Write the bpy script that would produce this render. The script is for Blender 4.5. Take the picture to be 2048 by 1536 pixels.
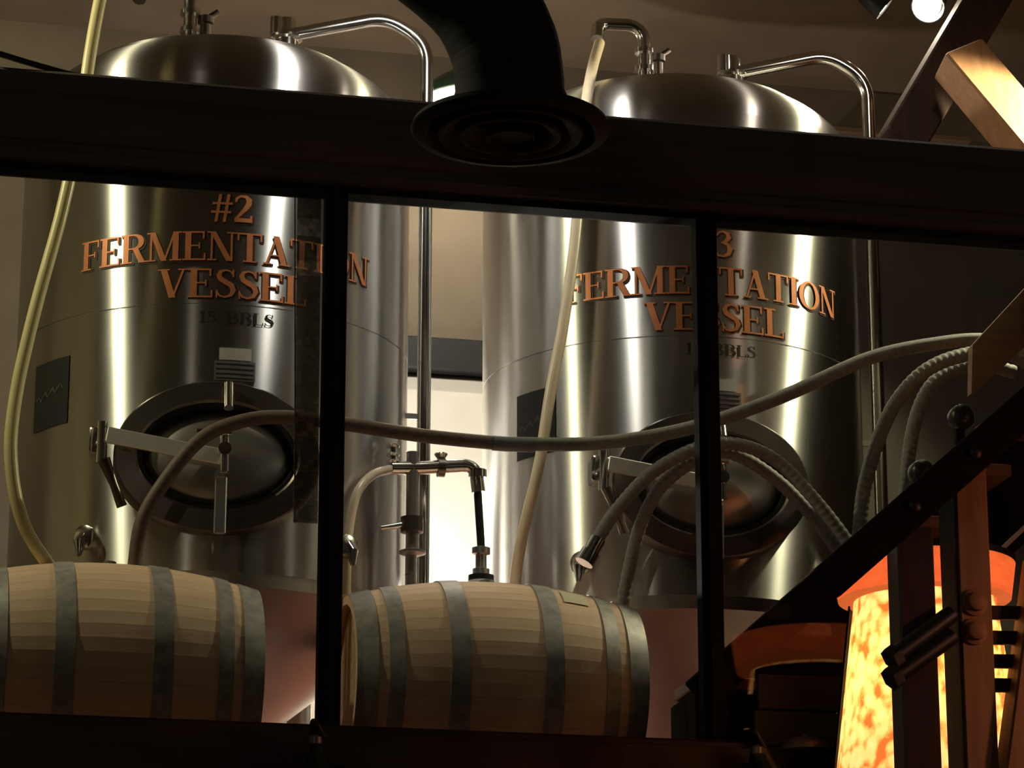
import bpy, math, random
from mathutils import Vector, Matrix
random.seed(7)
for o in list(bpy.data.objects): bpy.data.objects.remove(o)
S = bpy.context.scene
COL = S.collection
R = math.radians

# ------------------------------------------------------------------ camera
# world: X runs along the glazed wall, Y into the brewery (glass at Y=0), Z up from the bar floor
FPX, TH, AZ = 6380.0, R(16.5), R(12.4)
CAM = Vector((-2.093, -9.523, 1.5))
cd = bpy.data.cameras.new('camera'); cam = bpy.data.objects.new('camera', cd); COL.objects.link(cam)
cd.sensor_width = 36; cd.lens = 36 * FPX / 2048; cd.clip_start = .05; cd.clip_end = 100
cam.location = CAM; cam.rotation_euler = (math.pi/2 + TH, 0, -AZ)
S.camera = cam

def at(px, py, w):
    """world point in the plane Y=w that the photograph's pixel looks at (used for measuring)"""
    dx = (px-1024)/FPX; dv = (768-py)/FPX
    fh = math.cos(TH) - dv*math.sin(TH); fz = math.sin(TH) + dv*math.cos(TH)
    d = Vector((dx*math.cos(AZ)+fh*math.sin(AZ), -dx*math.sin(AZ)+fh*math.cos(AZ), fz))
    return CAM + d*((w-CAM.y)/d.y)

# ------------------------------------------------------------------ world and view
W = bpy.data.worlds.new('world'); S.world = W; W.use_nodes = True
W.node_tree.nodes['Background'].inputs[0].default_value = (.9, .8, .65, 1)
W.node_tree.nodes['Background'].inputs[1].default_value = .01
S.view_settings.view_transform = 'Standard'; S.view_settings.look = 'None'
S.view_settings.exposure = 0.0; S.view_settings.gamma = 1; S.view_settings.use_curve_mapping = False

YEL, WARM, WHITE, ORANGE = (1, .92, .60), (1, .87, .71), (1, .95, .87), (1, .40, .12)
# key lamp positions (each belongs to a lamp built further down)
LAMPS = {   # name: (position, watts, colour, radius)
    'left':  ((-3.0, .20, 6.25), 130, YEL, .05),
    'mid':   ((-.13, .06, 6.30), 75, WHITE, .045),
    'right': ((2.50, .60, 5.98), 190, YEL, .05),
    'inner': ((1.62, .16, 6.34), 5, WARM, .04),
}

# ------------------------------------------------------------------ materials
MAT = {}
def nodes(name):
    m = bpy.data.materials.new(name); m.use_nodes = True
    nt = m.node_tree; b = nt.nodes['Principled BSDF']; MAT[name] = m
    return m, nt, b
def N(nt, typ, **kw):
    n = nt.nodes.new(typ)
    for k, v in kw.items():
        if k.startswith('i_'): n.inputs[k[2:].replace('_', ' ')].default_value = v
        else: setattr(n, k, v)
    return n
def ramp(nt, fac, stops):
    r = nt.nodes.new('ShaderNodeValToRGB'); e = r.color_ramp.elements
    while len(e) < len(stops): e.new(.5)
    for el, (p, c) in zip(e, stops): el.position = p; el.color = (*c, 1)
    nt.links.new(fac, r.inputs[0]); return r.outputs[0]
def simple(name, col, rough=.6, metal=0, var=.15, scale=8, bump=0, spec=None, stretch=(1,1,1)):
    m, nt, b = nodes(name)
    tc = N(nt, 'ShaderNodeTexCoord'); mp = N(nt, 'ShaderNodeMapping'); mp.inputs['Scale'].default_value = stretch
    nt.links.new(tc.outputs['Object'], mp.inputs[0])
    nz = N(nt, 'ShaderNodeTexNoise', i_Scale=scale, i_Detail=5.0); nt.links.new(mp.outputs[0], nz.inputs['Vector'])
    lo = tuple(c*(1-var) for c in col); hi = tuple(min(1, c*(1+var)) for c in col)
    nt.links.new(ramp(nt, nz.outputs['Fac'], [(.3, lo), (.7, hi)]), b.inputs['Base Color'])
    b.inputs['Roughness'].default_value = rough; b.inputs['Metallic'].default_value = metal
    if spec is not None: b.inputs['Specular IOR Level'].default_value = spec
    if bump:
        bp = N(nt, 'ShaderNodeBump', i_Strength=bump, i_Distance=.01)
        nt.links.new(nz.outputs['Fac'], bp.inputs['Height']); nt.links.new(bp.outputs[0], b.inputs['Normal'])
    return m
def steel(name, col, rough, aniso, rot=.25):
    m, nt, b = nodes(name)
    tc = N(nt, 'ShaderNodeTexCoord'); mp = N(nt, 'ShaderNodeMapping'); mp.inputs['Scale'].default_value = (3, 3, 1.2)
    nz = N(nt, 'ShaderNodeTexNoise', i_Scale=3.0, i_Detail=6.0)
    nt.links.new(tc.outputs['Object'], mp.inputs[0]); nt.links.new(mp.outputs[0], nz.inputs['Vector'])
    mr = N(nt, 'ShaderNodeMapRange'); mr.inputs['To Min'].default_value = rough*.85; mr.inputs['To Max'].default_value = rough*1.15
    nt.links.new(nz.outputs['Fac'], mr.inputs['Value']); nt.links.new(mr.outputs[0], b.inputs['Roughness'])
    b.inputs['Base Color'].default_value = (*col, 1); b.inputs['Metallic'].default_value = 1
    if aniso:
        b.inputs['Anisotropic'].default_value = aniso; b.inputs['Anisotropic Rotation'].default_value = rot
        tg = N(nt, 'ShaderNodeTangent', direction_type='RADIAL', axis='Z'); nt.links.new(tg.outputs[0], b.inputs['Tangent'])
    return m
def wood(name, dark, light, scale=3.0, rough=.6, axis=(1, 12, 12)):
    m, nt, b = nodes(name)
    tc = N(nt, 'ShaderNodeTexCoord'); mp = N(nt, 'ShaderNodeMapping'); mp.inputs['Scale'].default_value = axis
    nt.links.new(tc.outputs['Object'], mp.inputs[0])
    nz = N(nt, 'ShaderNodeTexNoise', i_Scale=scale, i_Detail=8.0, i_Roughness=.65); nt.links.new(mp.outputs[0], nz.inputs['Vector'])
    nt.links.new(ramp(nt, nz.outputs['Fac'], [(.28, dark), (.72, light)]), b.inputs['Base Color'])
    b.inputs['Roughness'].default_value = rough
    bp = N(nt, 'ShaderNodeBump', i_Strength=.25, i_Distance=.004)
    nt.links.new(nz.outputs['Fac'], bp.inputs['Height']); nt.links.new(bp.outputs[0], b.inputs['Normal'])
    return m
steel('brushed_steel', (.60, .59, .57), .32, 1.0)
steel('polished_steel', (.68, .66, .62), .16, 0)
steel('dull_steel', (.48, .46, .43), .38, 0)
steel('satin_steel', (.82, .80, .76), .55, 0)
steel('dark_steel', (.20, .17, .15), .36, 0)
simple('galvanized', (.34, .325, .31), .5, .35, .25, 30)
simple('black_metal', (.012, .012, .012), .45, 0, .3, 12)
simple('black_duct', (.011, .011, .011), .8, 0, .4, 20, 0, .25)
simple('frame_dark', (.012, .010, .009), .75, 0, .3, 10, 0, .12)
simple('header_dark', (.085, .070, .064), .75, 0, .25, 3, 0, None, (.4, 6, 6))
simple('sill_red', (.035, .013, .011), .5, 0, .3, 4, 0, None, (.4, 6, 6))
simple('wall_paint', (.17, .135, .095), .85, 0, .12, 3)
simple('wall_olive', (.46, .42, .26), .85, 0, .12, 3)
simple('wall_dark', (.06, .045, .032), .85, 0, .2, 3)
simple('wall_shade', (.045, .033, .024), .8, 0, .2, 3)
simple('screen_board', (.060, .058, .052), .9, 0, .2, 4, 0, .1)
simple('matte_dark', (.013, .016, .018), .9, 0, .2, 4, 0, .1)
simple('ceiling_paint', (.16, .115, .07), .9, 0, .18, 2.2)
simple('white_board', (.80, .75, .66), .6, 0, .04, 6)
simple('black_panel', (.014, .014, .014), .35, 0, .3, 9)
simple('rubber_grey', (.22, .215, .20), .62, 0, .2, 60)
simple('rubber_maroon', (.17, .115, .095), .6, 0, .25, 50)
simple('rubber_black', (.012, .012, .012), .4, 0, .2, 30)
simple('letter_orange', (.70, .25, .10), .34, .35, .1, 20)
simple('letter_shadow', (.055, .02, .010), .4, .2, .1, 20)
simple('letter_black', (.02, .016, .012), .45, 0, .1, 20)
simple('tag_white', (.62, .61, .60), .5, 0, .05, 20)
simple('tag_grey', (.20, .20, .20), .5, .3, .1, 20)
simple('sticker_dark', (.011, .012, .010), .5, 0, .2, 20)
simple('sticker_mark', (.06, .06, .05), .5, 0, .2, 20)
simple('paper', (.62, .58, .42), .7, 0, .06, 15)
simple('shade_green', (.02, .07, .035), .35, 0, .1, 10)
simple('shade_white', (.85, .83, .78), .4, 0, .03, 10)
simple('lamp_grey', (.14, .13, .14), .35, .3, .1, 12)
wood('oak', (.62, .41, .27), (.82, .59, .42))
wood('oak_head', (.36, .22, .12), (.58, .40, .24))
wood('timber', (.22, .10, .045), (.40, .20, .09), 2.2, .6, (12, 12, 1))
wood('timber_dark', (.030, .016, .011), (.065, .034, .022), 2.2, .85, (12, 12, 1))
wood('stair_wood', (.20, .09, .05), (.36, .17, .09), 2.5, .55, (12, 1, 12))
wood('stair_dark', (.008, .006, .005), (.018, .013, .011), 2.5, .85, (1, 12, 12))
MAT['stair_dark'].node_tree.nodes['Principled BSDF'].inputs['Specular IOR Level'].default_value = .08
wood('board_brown', (.17, .10, .055), (.28, .18, .10), 2.5, .6, (1, 12, 12))
def hose_mat(name, col, trans):
    m, nt, b = nodes(name)
    nz = N(nt, 'ShaderNodeTexNoise', i_Scale=25.0)
    nt.links.new(ramp(nt, nz.outputs['Fac'], [(.3, tuple(c*.88 for c in col)), (.7, col)]), b.inputs['Base Color'])
    b.inputs['Roughness'].default_value = .3; b.inputs['Subsurface Weight'].default_value = trans
    b.inputs['Subsurface Radius'].default_value = (.03, .025, .012); b.inputs['Subsurface Scale'].default_value = .5
    return m
hose_mat('hose_yellow', (.86, .76, .40), .3)
hose_mat('hose_cream', (.74, .62, .44), .3)
def glass_mat():
    m, nt, b = nodes('window_glass'); nt.nodes.remove(b)
    out = nt.nodes['Material Output']; tr = N(nt, 'ShaderNodeBsdfTransparent'); gl = N(nt, 'ShaderNodeBsdfGlossy')
    tr.inputs[0].default_value = (.93, .94, .92, 1); gl.inputs['Roughness'].default_value = .02
    fr = N(nt, 'ShaderNodeFresnel', i_IOR=1.45); mx = N(nt, 'ShaderNodeMixShader')
    nt.links.new(fr.outputs[0], mx.inputs[0]); nt.links.new(tr.outputs[0], mx.inputs[1]); nt.links.new(gl.outputs[0], mx.inputs[2])
    nt.links.new(mx.outputs[0], out.inputs[0])
glass_mat()
def strip_mat(name, col, alpha):
    m, nt, b = nodes(name)
    tc = N(nt, 'ShaderNodeTexCoord'); vo = N(nt, 'ShaderNodeTexVoronoi', i_Scale=42.0, distance='CHEBYCHEV')
    nt.links.new(tc.outputs['Object'], vo.inputs['Vector'])
    nt.links.new(ramp(nt, vo.outputs['Distance'], [(.15, tuple(c*1.5 for c in col)), (.6, tuple(c*.5 for c in col))]), b.inputs['Base Color'])
    b.inputs['Roughness'].default_value = .4; b.inputs['Alpha'].default_value = alpha
strip_mat('strip_brown', (.21, .15, .085), .62)
strip_mat('strip_amber', (.36, .20, .08), .70)
strip_mat('strip_grey', (.50, .45, .38), .55)
def emit(name, col, k):
    m, nt, b = nodes(name)
    b.inputs['Base Color'].default_value = (*col, 1); b.inputs['Emission Color'].default_value = (*col, 1); b.inputs['Emission Strength'].default_value = k
emit('bulb_white', (1, .86, .66), 60); emit('bulb_yellow', (1, .80, .42), 60); emit('bulb_amber', (1, .62, .25), 10); emit('pilot_red', (1, .16, .06), .6)
def mica():
    m, nt, b = nodes('mica_shade')
    tc = N(nt, 'ShaderNodeTexCoord'); mp = N(nt, 'ShaderNodeMapping'); mp.inputs['Scale'].default_value = (1, 1, .8)
    nt.links.new(tc.outputs['Object'], mp.inputs[0])
    vo = N(nt, 'ShaderNodeTexVoronoi', i_Scale=34.0, feature='SMOOTH_F1'); nz = N(nt, 'ShaderNodeTexNoise', i_Scale=14.0, i_Detail=7.0, i_Roughness=.7)
    nt.links.new(mp.outputs[0], vo.inputs['Vector']); nt.links.new(mp.outputs[0], nz.inputs['Vector'])
    ad = N(nt, 'ShaderNodeMath', operation='ADD'); nt.links.new(vo.outputs['Distance'], ad.inputs[0]); nt.links.new(nz.outputs['Fac'], ad.inputs[1])
    ml = N(nt, 'ShaderNodeMath', operation='MULTIPLY'); ml.inputs[1].default_value = .87; nt.links.new(ad.outputs[0], ml.inputs[0])
    col = ramp(nt, ml.outputs[0], [(.40, (.98, .80, .42)), (.78, (.96, .62, .24)), (.93, (.85, .34, .09)), (1.0, (.65, .16, .04))])
    tl = N(nt, 'ShaderNodeBsdfTranslucent'); nt.links.new(col, tl.inputs[0])
    em = N(nt, 'ShaderNodeEmission', i_Strength=.60); nt.links.new(col, em.inputs[0])
    a = N(nt, 'ShaderNodeAddShader'); nt.links.new(tl.outputs[0], a.inputs[0]); nt.links.new(em.outputs[0], a.inputs[1])
    nt.nodes.remove(b); nt.links.new(a.outputs[0], nt.nodes['Material Output'].inputs[0])
mica()
def collar_mat():
    m, nt, b = nodes('amber_collar')
    nz = N(nt, 'ShaderNodeTexNoise', i_Scale=6.0)
    col = ramp(nt, nz.outputs['Fac'], [(.3, (.80, .26, .07)), (.7, (.88, .32, .10))])
    tl = N(nt, 'ShaderNodeBsdfTranslucent'); nt.links.new(col, tl.inputs[0])
    em = N(nt, 'ShaderNodeEmission', i_Strength=.32); nt.links.new(col, em.inputs[0])
    a = N(nt, 'ShaderNodeAddShader'); nt.links.new(tl.outputs[0], a.inputs[0]); nt.links.new(em.outputs[0], a.inputs[1])
    nt.nodes.remove(b); nt.links.new(a.outputs[0], nt.nodes['Material Output'].inputs[0])
collar_mat()
def tile_mat():
    m, nt, b = nodes('quarry_tile')
    tc = N(nt, 'ShaderNodeTexCoord'); bt = N(nt, 'ShaderNodeTexBrick', offset=0.0)
    bt.inputs['Scale'].default_value = 1; bt.inputs['Brick Width'].default_value = .15; bt.inputs['Row Height'].default_value = .15; bt.inputs['Mortar Size'].default_value = .006
    bt.inputs['Color1'].default_value = (.30, .10, .06, 1); bt.inputs['Color2'].default_value = (.24, .08, .05, 1); bt.inputs['Mortar'].default_value = (.10, .07, .06, 1)
    nt.links.new(tc.outputs['Object'], bt.inputs['Vector']); nt.links.new(bt.outputs[0], b.inputs['Base Color']); b.inputs['Roughness'].default_value = .4
tile_mat()

# ------------------------------------------------------------------ mesh helpers
class MB:
    def __init__(s): s.v = []; s.f = []
    def add(s, vs, fs):
        n = len(s.v); s.v += [tuple(v) for v in vs]; s.f += [tuple(i+n for i in f) for f in fs]; return s
    def hexa(s, p):   # 8 corners: bottom 0-3, top 4-7
        return s.add(p, [(3,2,1,0), (4,5,6,7), (0,1,5,4), (1,2,6,5), (2,3,7,6), (3,0,4,7)])
    def box(s, c, d, M=None, bev=0):
        x, y, z = [k/2 for k in d]; c = Vector(c)
        if bev:
            b = min(bev, x*.9, y*.9, z*.9); P = []
            for sz, ins in ((-z, b), (-z+b, 0), (z-b, 0), (z, b)):
                a, e = x-ins, y-ins
                P += [(-a+b, -e, sz), (a-b, -e, sz), (a, -e+b, sz), (a, e-b, sz), (a-b, e, sz), (-a+b, e, sz), (-a, e-b, sz), (-a, -e+b, sz)]
            fs = [tuple(range(7, -1, -1)), tuple(range(24, 32))]
            for k in range(3):
                for i in range(8): fs.append((k*8+i, k*8+(i+1)%8, k*8+8+(i+1)%8, k*8+8+i))
        else:
            P = [(-x,-y,-z), (x,-y,-z), (x,y,-z), (-x,y,-z), (-x,-y,z), (x,-y,z), (x,y,z), (-x,y,z)]
            fs = [(3,2,1,0), (4,5,6,7), (0,1,5,4), (1,2,6,5), (2,3,7,6), (3,0,4,7)]
        P = [Vector(q) for q in P]
        if M is not None: P = [M @ q for q in P]
        return s.add([q+c for q in P], fs)
    def bar(s, a, b, wd, ht, side, bev=0):   # rectangular bar from a to b; 'side' = width direction
        a, b = Vector(a), Vector(b); d = (b-a).normalized(); sd = Vector(side); sd = (sd - d*sd.dot(d)).normalized(); up = d.cross(sd)
        M = Matrix((( sd.x, up.x, d.x), (sd.y, up.y, d.y), (sd.z, up.z, d.z)))
        return s.box((a+b)/2, (wd, ht, (b-a).length), M, bev)
    def tube(s, path, r, n=12, cap=True):
        path = [Vector(p) for p in path]; rs = r if isinstance(r, (list, tuple)) else [r]*len(path)
        T = [((path[min(i+1, len(path)-1)]-path[max(i-1, 0)])).normalized() for i in range(len(path))]
        u = T[0].orthogonal().normalized(); P = []
        for i, p in enumerate(path):
            u = (u - T[i]*u.dot(T[i])).normalized(); w = T[i].cross(u)
            P += [p + (u*math.cos(2*math.pi*k/n) + w*math.sin(2*math.pi*k/n))*rs[i] for k in range(n)]
        fs = []
        for i in range(len(path)-1):
            for k in range(n): fs.append((i*n+k, i*n+(k+1)%n, (i+1)*n+(k+1)%n, (i+1)*n+k))
        if cap: fs += [tuple(range(n-1, -1, -1)), tuple(range((len(path)-1)*n, len(path)*n))]
        return s.add(P, fs)
    def lathe(s, prof, n=48, O=(0,0,0), M=None, sx=1, sy=1, closed=False):
        P = []; O = Vector(O)
        for r, z in prof:
            for k in range(n):
                q = Vector((r*sx*math.cos(2*math.pi*k/n), r*sy*math.sin(2*math.pi*k/n), z))
                P.append((M @ q if M is not None else q) + O)
        fs = []; m = len(prof)
        for i in range(m if closed else m-1):
            j = (i+1) % m
            for k in range(n): fs.append((i*n+k, i*n+(k+1)%n, j*n+(k+1)%n, j*n+k))
        if not closed:
            if prof[0][0] > 1e-6: fs.append(tuple(range(n-1, -1, -1)))
            if prof[-1][0] > 1e-6: fs.append(tuple(range((m-1)*n, m*n)))
        return s.add(P, fs)
    def build(s, name, mat, parent=None, smooth=None, loc=(0,0,0)):
        me = bpy.data.meshes.new(name); me.from_pydata(s.v, [], s.f)
        if smooth is not None:
            me.shade_smooth(); me.set_sharp_from_angle(angle=R(smooth))
        me.materials.append(MAT[mat]); o = bpy.data.objects.new(name, me); COL.objects.link(o)
        o.location = loc
        if parent: o.parent = parent
        return o
def clean(o):
    import bmesh
    bm = bmesh.new(); bm.from_mesh(o.data); bmesh.ops.remove_doubles(bm, verts=bm.verts, dist=1e-5); bmesh.ops.recalc_face_normals(bm, faces=bm.faces)
    bm.to_mesh(o.data); bm.free(); return o
def empty(name, loc=(0,0,0), rz=0):
    o = bpy.data.objects.new(name, None); COL.objects.link(o); o.location = loc; o.rotation_euler = (0,0,rz); o.empty_display_size = .1
    return o
def tag(o, label, cat, group=None):
    o['label'] = label; o['category'] = cat
    if group: o['group'] = group
    return o
def struct(o, label=None):
    o['kind'] = 'structure'
    if label: o['label'] = label
    return o
def smooth_path(pts, n=10):   # Catmull-Rom through the points
    P = [Vector(p) for p in pts]; P = [P[0]*2-P[1]] + P + [P[-1]*2-P[-2]]; out = []
    for i in range(1, len(P)-2):
        for k in range(n):
            t = k/n; a, b, c, d = P[i-1:i+3]
            out.append(.5*((2*b) + (c-a)*t + (2*a-5*b+4*c-d)*t*t + (3*b-a-3*c+d)*t**3))
    return out + [P[-2]]
def fillet(pts, rad, n=8):    # polyline with rounded corners
    P = [Vector(p) for p in pts]; out = [P[0]]
    for i in range(1, len(P)-1):
        a, b, c = P[i-1], P[i], P[i+1]; u = (a-b).normalized(); v = (c-b).normalized()
        ang = u.angle(v); t = min(rad/math.tan(ang/2), (a-b).length*.49, (c-b).length*.49)
        s, e = b+u*t, b+v*t
        for k in range(n+1):
            q = k/n; out.append(s*(1-q)**2 + b*2*q*(1-q) + e*q*q)
    return out + [P[-1]]
def point_light(name, loc, watts, col, rad, parent=None):
    l = bpy.data.lights.new(name, 'POINT'); l.energy = watts; l.color = col; l.shadow_soft_size = rad
    o = bpy.data.objects.new(name, l); COL.objects.link(o); o.location = loc
    if parent: o.parent = parent
    return o

# ------------------------------------------------------------------ the setting
FZ, CZ, WB = 3.14, 6.62, 2.70          # brewery floor, ceiling, back wall
XL, XR, YB = -5.2, 6.4, -13.5
struct(MB().box(((XL+XR)/2, WB/2, FZ-.1), (XR-XL, WB, .2)).build('floor', 'quarry_tile'))
struct(MB().box(((XL+XR)/2, (YB-.1)/2, -.1), (XR-XL, -YB-.1, .2)).build('floor', 'wall_dark'))
struct(MB().box(((XL+XR)/2, (WB+YB)/2, CZ+.1), (XR-XL, WB-YB, .2)).build('ceiling', 'ceiling_paint'))
struct(MB().box(((XL+XR)/2, WB+.1, 3.3), (XR-XL+.4, .2, 6.9)).build('wall_back', 'wall_paint'))
struct(MB().box((XL-.1, WB/2, 3.3), (.2, WB, 6.9)).build('wall_left', 'wall_olive'))
struct(MB().box((XR+.1, WB/2, 3.3), (.2, WB, 6.9)).build('wall_right', 'wall_dark'))
struct(MB().box((XL-.1, -2.2, 3.3), (.2, 4.4, 6.9)).build('wall_bar_left', 'wall_olive'))  # lighter olive paint stands in for the lit stretch of this wall
struct(MB().box((XL-.1, (YB-4.4)/2, 3.3), (.2, -YB-4.4, 6.9)).build('wall_bar_side', 'wall_dark'))
struct(MB().box((XR+.1, YB/2, 3.3), (.2, -YB, 6.9)).build('wall_bar_right', 'wall_dark'))
struct(MB().box(((XL+XR)/2, YB-.1, 3.3), (XR-XL+.4, .2, 6.9)).build('wall_bar_rear', 'wall_dark'))
struct(MB().box(((XL+XR)/2, 0, 1.5), (XR-XL, .16, 3.0)).build('wall_front', 'sill_red'))
# header: one long beam with a stepped face
HB, HT = 4.996, 5.298
h = MB(); prof = [(-.09, HB), (-.09, HB+.028), (-.075, HB+.034), (-.075, HB+.062), (-.09, HB+.068), (-.09, HT-.088), (-.084, HT-.084), (-.084, HT-.078), (-.09, HT-.074), (-.09, HT-.012), (-.078, HT), (.09, HT), (.09, HB)]
n = len(prof); h.add([(XL, y, z) for y, z in prof] + [(XR, y, z) for y, z in prof], [(i, (i+1)%n, n+(i+1)%n, n+i) for i in range(n)] + [tuple(range(n)), tuple(range(2*n-1, n-1, -1))])
struct(clean(h.build('trim_1', 'header_dark')), 'long dark header beam above the windows')
s = MB().box(((XL+XR)/2, 0, 3.235), (XR-XL, .20, .03), bev=.008)
struct(s.build('trim_2', 'sill_red'), 'dark red window sill under the barrels')
struct(MB().box(((XL+XR)/2, -.035, 3.11), (XR-XL, .20, .22)).build('trim_3', 'sill_red'), 'dark red apron board under the sill')
struct(MB().box(((XL+XR)/2, -.02, HB-.012), (XR-XL, .07, .024)).build('trim_4', 'frame_dark'), 'black head rail of the window frames')
# mullions
MX = [-1.797, -.578, .641, 1.86]
for i, x in enumerate(MX):
    m = MB().box((x, -.012, (3.25+HB)/2), (.07, .07, HB-3.25), bev=.006)
    m.box((x+.002, -.058, (3.25+HB)/2), (.034, .024, HB-3.25))
    struct(m.build('trim_%d' % (5+i), 'frame_dark'), 'slim black mullion between two panes')
ed = [XL] + MX + [XR]
for i in range(5):
    a, b = ed[i], ed[i+1]
    struct(MB().box(((a+b)/2, .012, (3.25+HB)/2), (b-a-.066, .008, HB-3.25-.02)).build('window_%d' % (i+1), 'window_glass'), 'clear window pane in front of the tanks')
# boarding on the back wall between the tanks
o = at(880, 711, WB-.03)
tag(MB().box((.27, WB-.035, 4.10), (.86, .03, 2.2), bev=.006).build('wall_board', 'white_board'), 'brightly lit white board on the back wall between both tanks', 'wall panel')
tag(MB().box((.27, WB-.06, 5.285), (.80, .10, .135), bev=.006).build('wall_box', 'black_panel'), 'black strip box on the back wall above the white board', 'wall box')
tag(MB().box((3.0, WB-.02, 4.55), (2.5, .03, 2.8), bev=.004).build('wall_shade_sheet', 'wall_shade'), 'added dark sheet shading the back wall right of tank number 3', 'wall panel')  # dark sheet stands in for shade on this part of the wall
tag(MB().box((2.3, WB-.03, 6.42), (.62, .05, .02)).build('wall_ledge', 'board_brown'), 'thin pale ledge high on the back wall right of tank number three', 'ledge')

# ------------------------------------------------------------------ lettering drawn as flat vinyl
def rect(x0, y0, x1, y1):
    n = max(1, int(math.ceil((x1-x0)/.15))); out = []
    for k in range(n):
        a, b = x0+(x1-x0)*k/n, x0+(x1-x0)*(k+1)/n; out.append([(a, y0), (b, y0), (b, y1), (a, y1)])
    return out
def slant(xb, yb, xt, yt, w): return [[(xb, yb), (xb+w, yb), (xt+w, yt), (xt, yt)]]
def stroke(pts, ws):
    out = []; L = []; Rr = []
    for i, (x, y) in enumerate(pts):
        a = pts[max(i-1, 0)]; b = pts[min(i+1, len(pts)-1)]; dx, dy = b[0]-a[0], b[1]-a[1]; l = math.hypot(dx, dy) or 1
        w = ws[i]/2; L.append((x-dy/l*w, y+dx/l*w)); Rr.append((x+dy/l*w, y-dx/l*w))
    for i in range(len(pts)-1): out.append([Rr[i], Rr[i+1], L[i+1], L[i]])
    return out
def arc(cx, cy, rx, ry, a0, a1, t0=.06, t1=.17, n=18):
    A = [R(a0+(a1-a0)*k/n) for k in range(n+1)]
    return stroke([(cx+rx*math.cos(a), cy+ry*math.sin(a)) for a in A], [t0+(t1-t0)*abs(math.cos(a))**1.5 for a in A])
st = rect(.08, 0, .25, 1)
G = {
 'F': (.66, st+rect(0,0,.36,.05)+rect(0,.94,.62,1)+rect(.57,.75,.62,1)+rect(.25,.48,.5,.53)+rect(.46,.4,.5,.61)),
 'E': (.70, st+rect(0,0,.66,.06)+rect(0,.94,.62,1)+rect(.57,.75,.62,1)+rect(.61,0,.66,.25)+rect(.25,.48,.5,.53)+rect(.46,.4,.5,.61)),
 'R': (.80, st+rect(0,0,.36,.05)+rect(0,.95,.4,1)+arc(.4,.735,.23,.235,-90,90)+rect(.25,.475,.42,.525)+slant(.58,0,.36,.5,.18)+rect(.55,0,.82,.05)),
 'M': (1.04, rect(.1,0,.16,1)+rect(.76,0,.93,1)+slant(.43,0,.08,1,.17)+slant(.5,0,.78,1,.06)+rect(0,0,.27,.05)+rect(.68,0,1.02,.05)+rect(0,.95,.2,1)+rect(.78,.95,1.02,1)),
 'N': (.85, rect(.1,0,.16,1)+rect(.66,0,.72,1)+slant(.55,0,.07,1,.17)+rect(0,0,.27,.05)+rect(0,.95,.22,1)+rect(.55,.95,.83,1)),
 'T': (.74, rect(.27,0,.44,1)+rect(0,.94,.71,1)+rect(0,.74,.05,1)+rect(.66,.74,.71,1)+rect(.17,0,.54,.05)),
 'A': (.82, slant(.08,0,.37,1,.06)+slant(.54,0,.29,1,.18)+rect(.2,.3,.56,.35)+rect(0,0,.25,.05)+rect(.46,0,.82,.05)),
 'I': (.40, rect(.1,0,.27,1)+rect(0,0,.37,.05)+rect(0,.95,.37,1)),
 'O': (.88, arc(.43,.5,.35,.47,0,360,.06,.17,32)),
 'V': (.80, slant(.31,0,.06,1,.18)+slant(.38,0,.66,1,.06)+rect(0,.95,.32,1)+rect(.54,.95,.8,1)),
 'L': (.66, st+rect(0,0,.62,.06)+rect(.57,0,.62,.25)+rect(0,.95,.36,1)),
 'B': (.72, st+rect(0,0,.4,.05)+rect(0,.95,.38,1)+rect(.25,.49,.4,.54)+arc(.36,.74,.2,.23,-90,90)+arc(.38,.27,.24,.245,-90,90)),
 ' ': (.35, []),
}
sp = [(.50,.80), (.44,.92), (.31,.97), (.17,.92), (.12,.78), (.17,.65), (.31,.55), (.45,.45), (.51,.28), (.44,.10), (.29,.03), (.15,.07), (.07,.22)]
G['S'] = (.60, stroke(sp, [.05,.06,.06,.10,.14,.16,.17,.16,.14,.10,.06,.06,.05])+rect(.48,.74,.52,1)+rect(.05,0,.09,.27))
G['#'] = (.66, slant(.12,-.02,.24,1,.09)+slant(.36,-.02,.48,1,.09)+rect(.02,.3,.60,.38)+rect(.06,.62,.64,.70))
G['2'] = (.62, stroke([(.07,.74),(.10,.88),(.22,.96),(.36,.95),(.46,.84),(.45,.68),(.36,.5),(.2,.28),(.06,.08)], [.07,.09,.08,.12,.17,.17,.14,.10,.08])+rect(.04,0,.54,.15)+rect(.5,.0,.56,.26))
G['3'] = (.60, stroke([(.08,.80),(.16,.93),(.28,.97),(.42,.90),(.45,.75),(.36,.59),(.22,.54)], [.06,.07,.08,.13,.16,.12,.05])+stroke([(.22,.54),(.40,.49),(.49,.32),(.43,.12),(.27,.02),(.12,.05),(.06,.14)], [.05,.10,.17,.14,.08,.08,.10]))
G['1'] = (.46, rect(.16,0,.32,1)+rect(.04,0,.44,.05)+slant(.03,.78,.18,.98,.10))
G['5'] = (.58, rect(.12,.86,.52,1)+rect(.10,.55,.15,.95)+stroke([(.11,.55),(.26,.62),(.42,.55),(.47,.34),(.39,.12),(.23,.03),(.06,.1)], [.05,.08,.13,.17,.13,.08,.09]))

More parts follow.
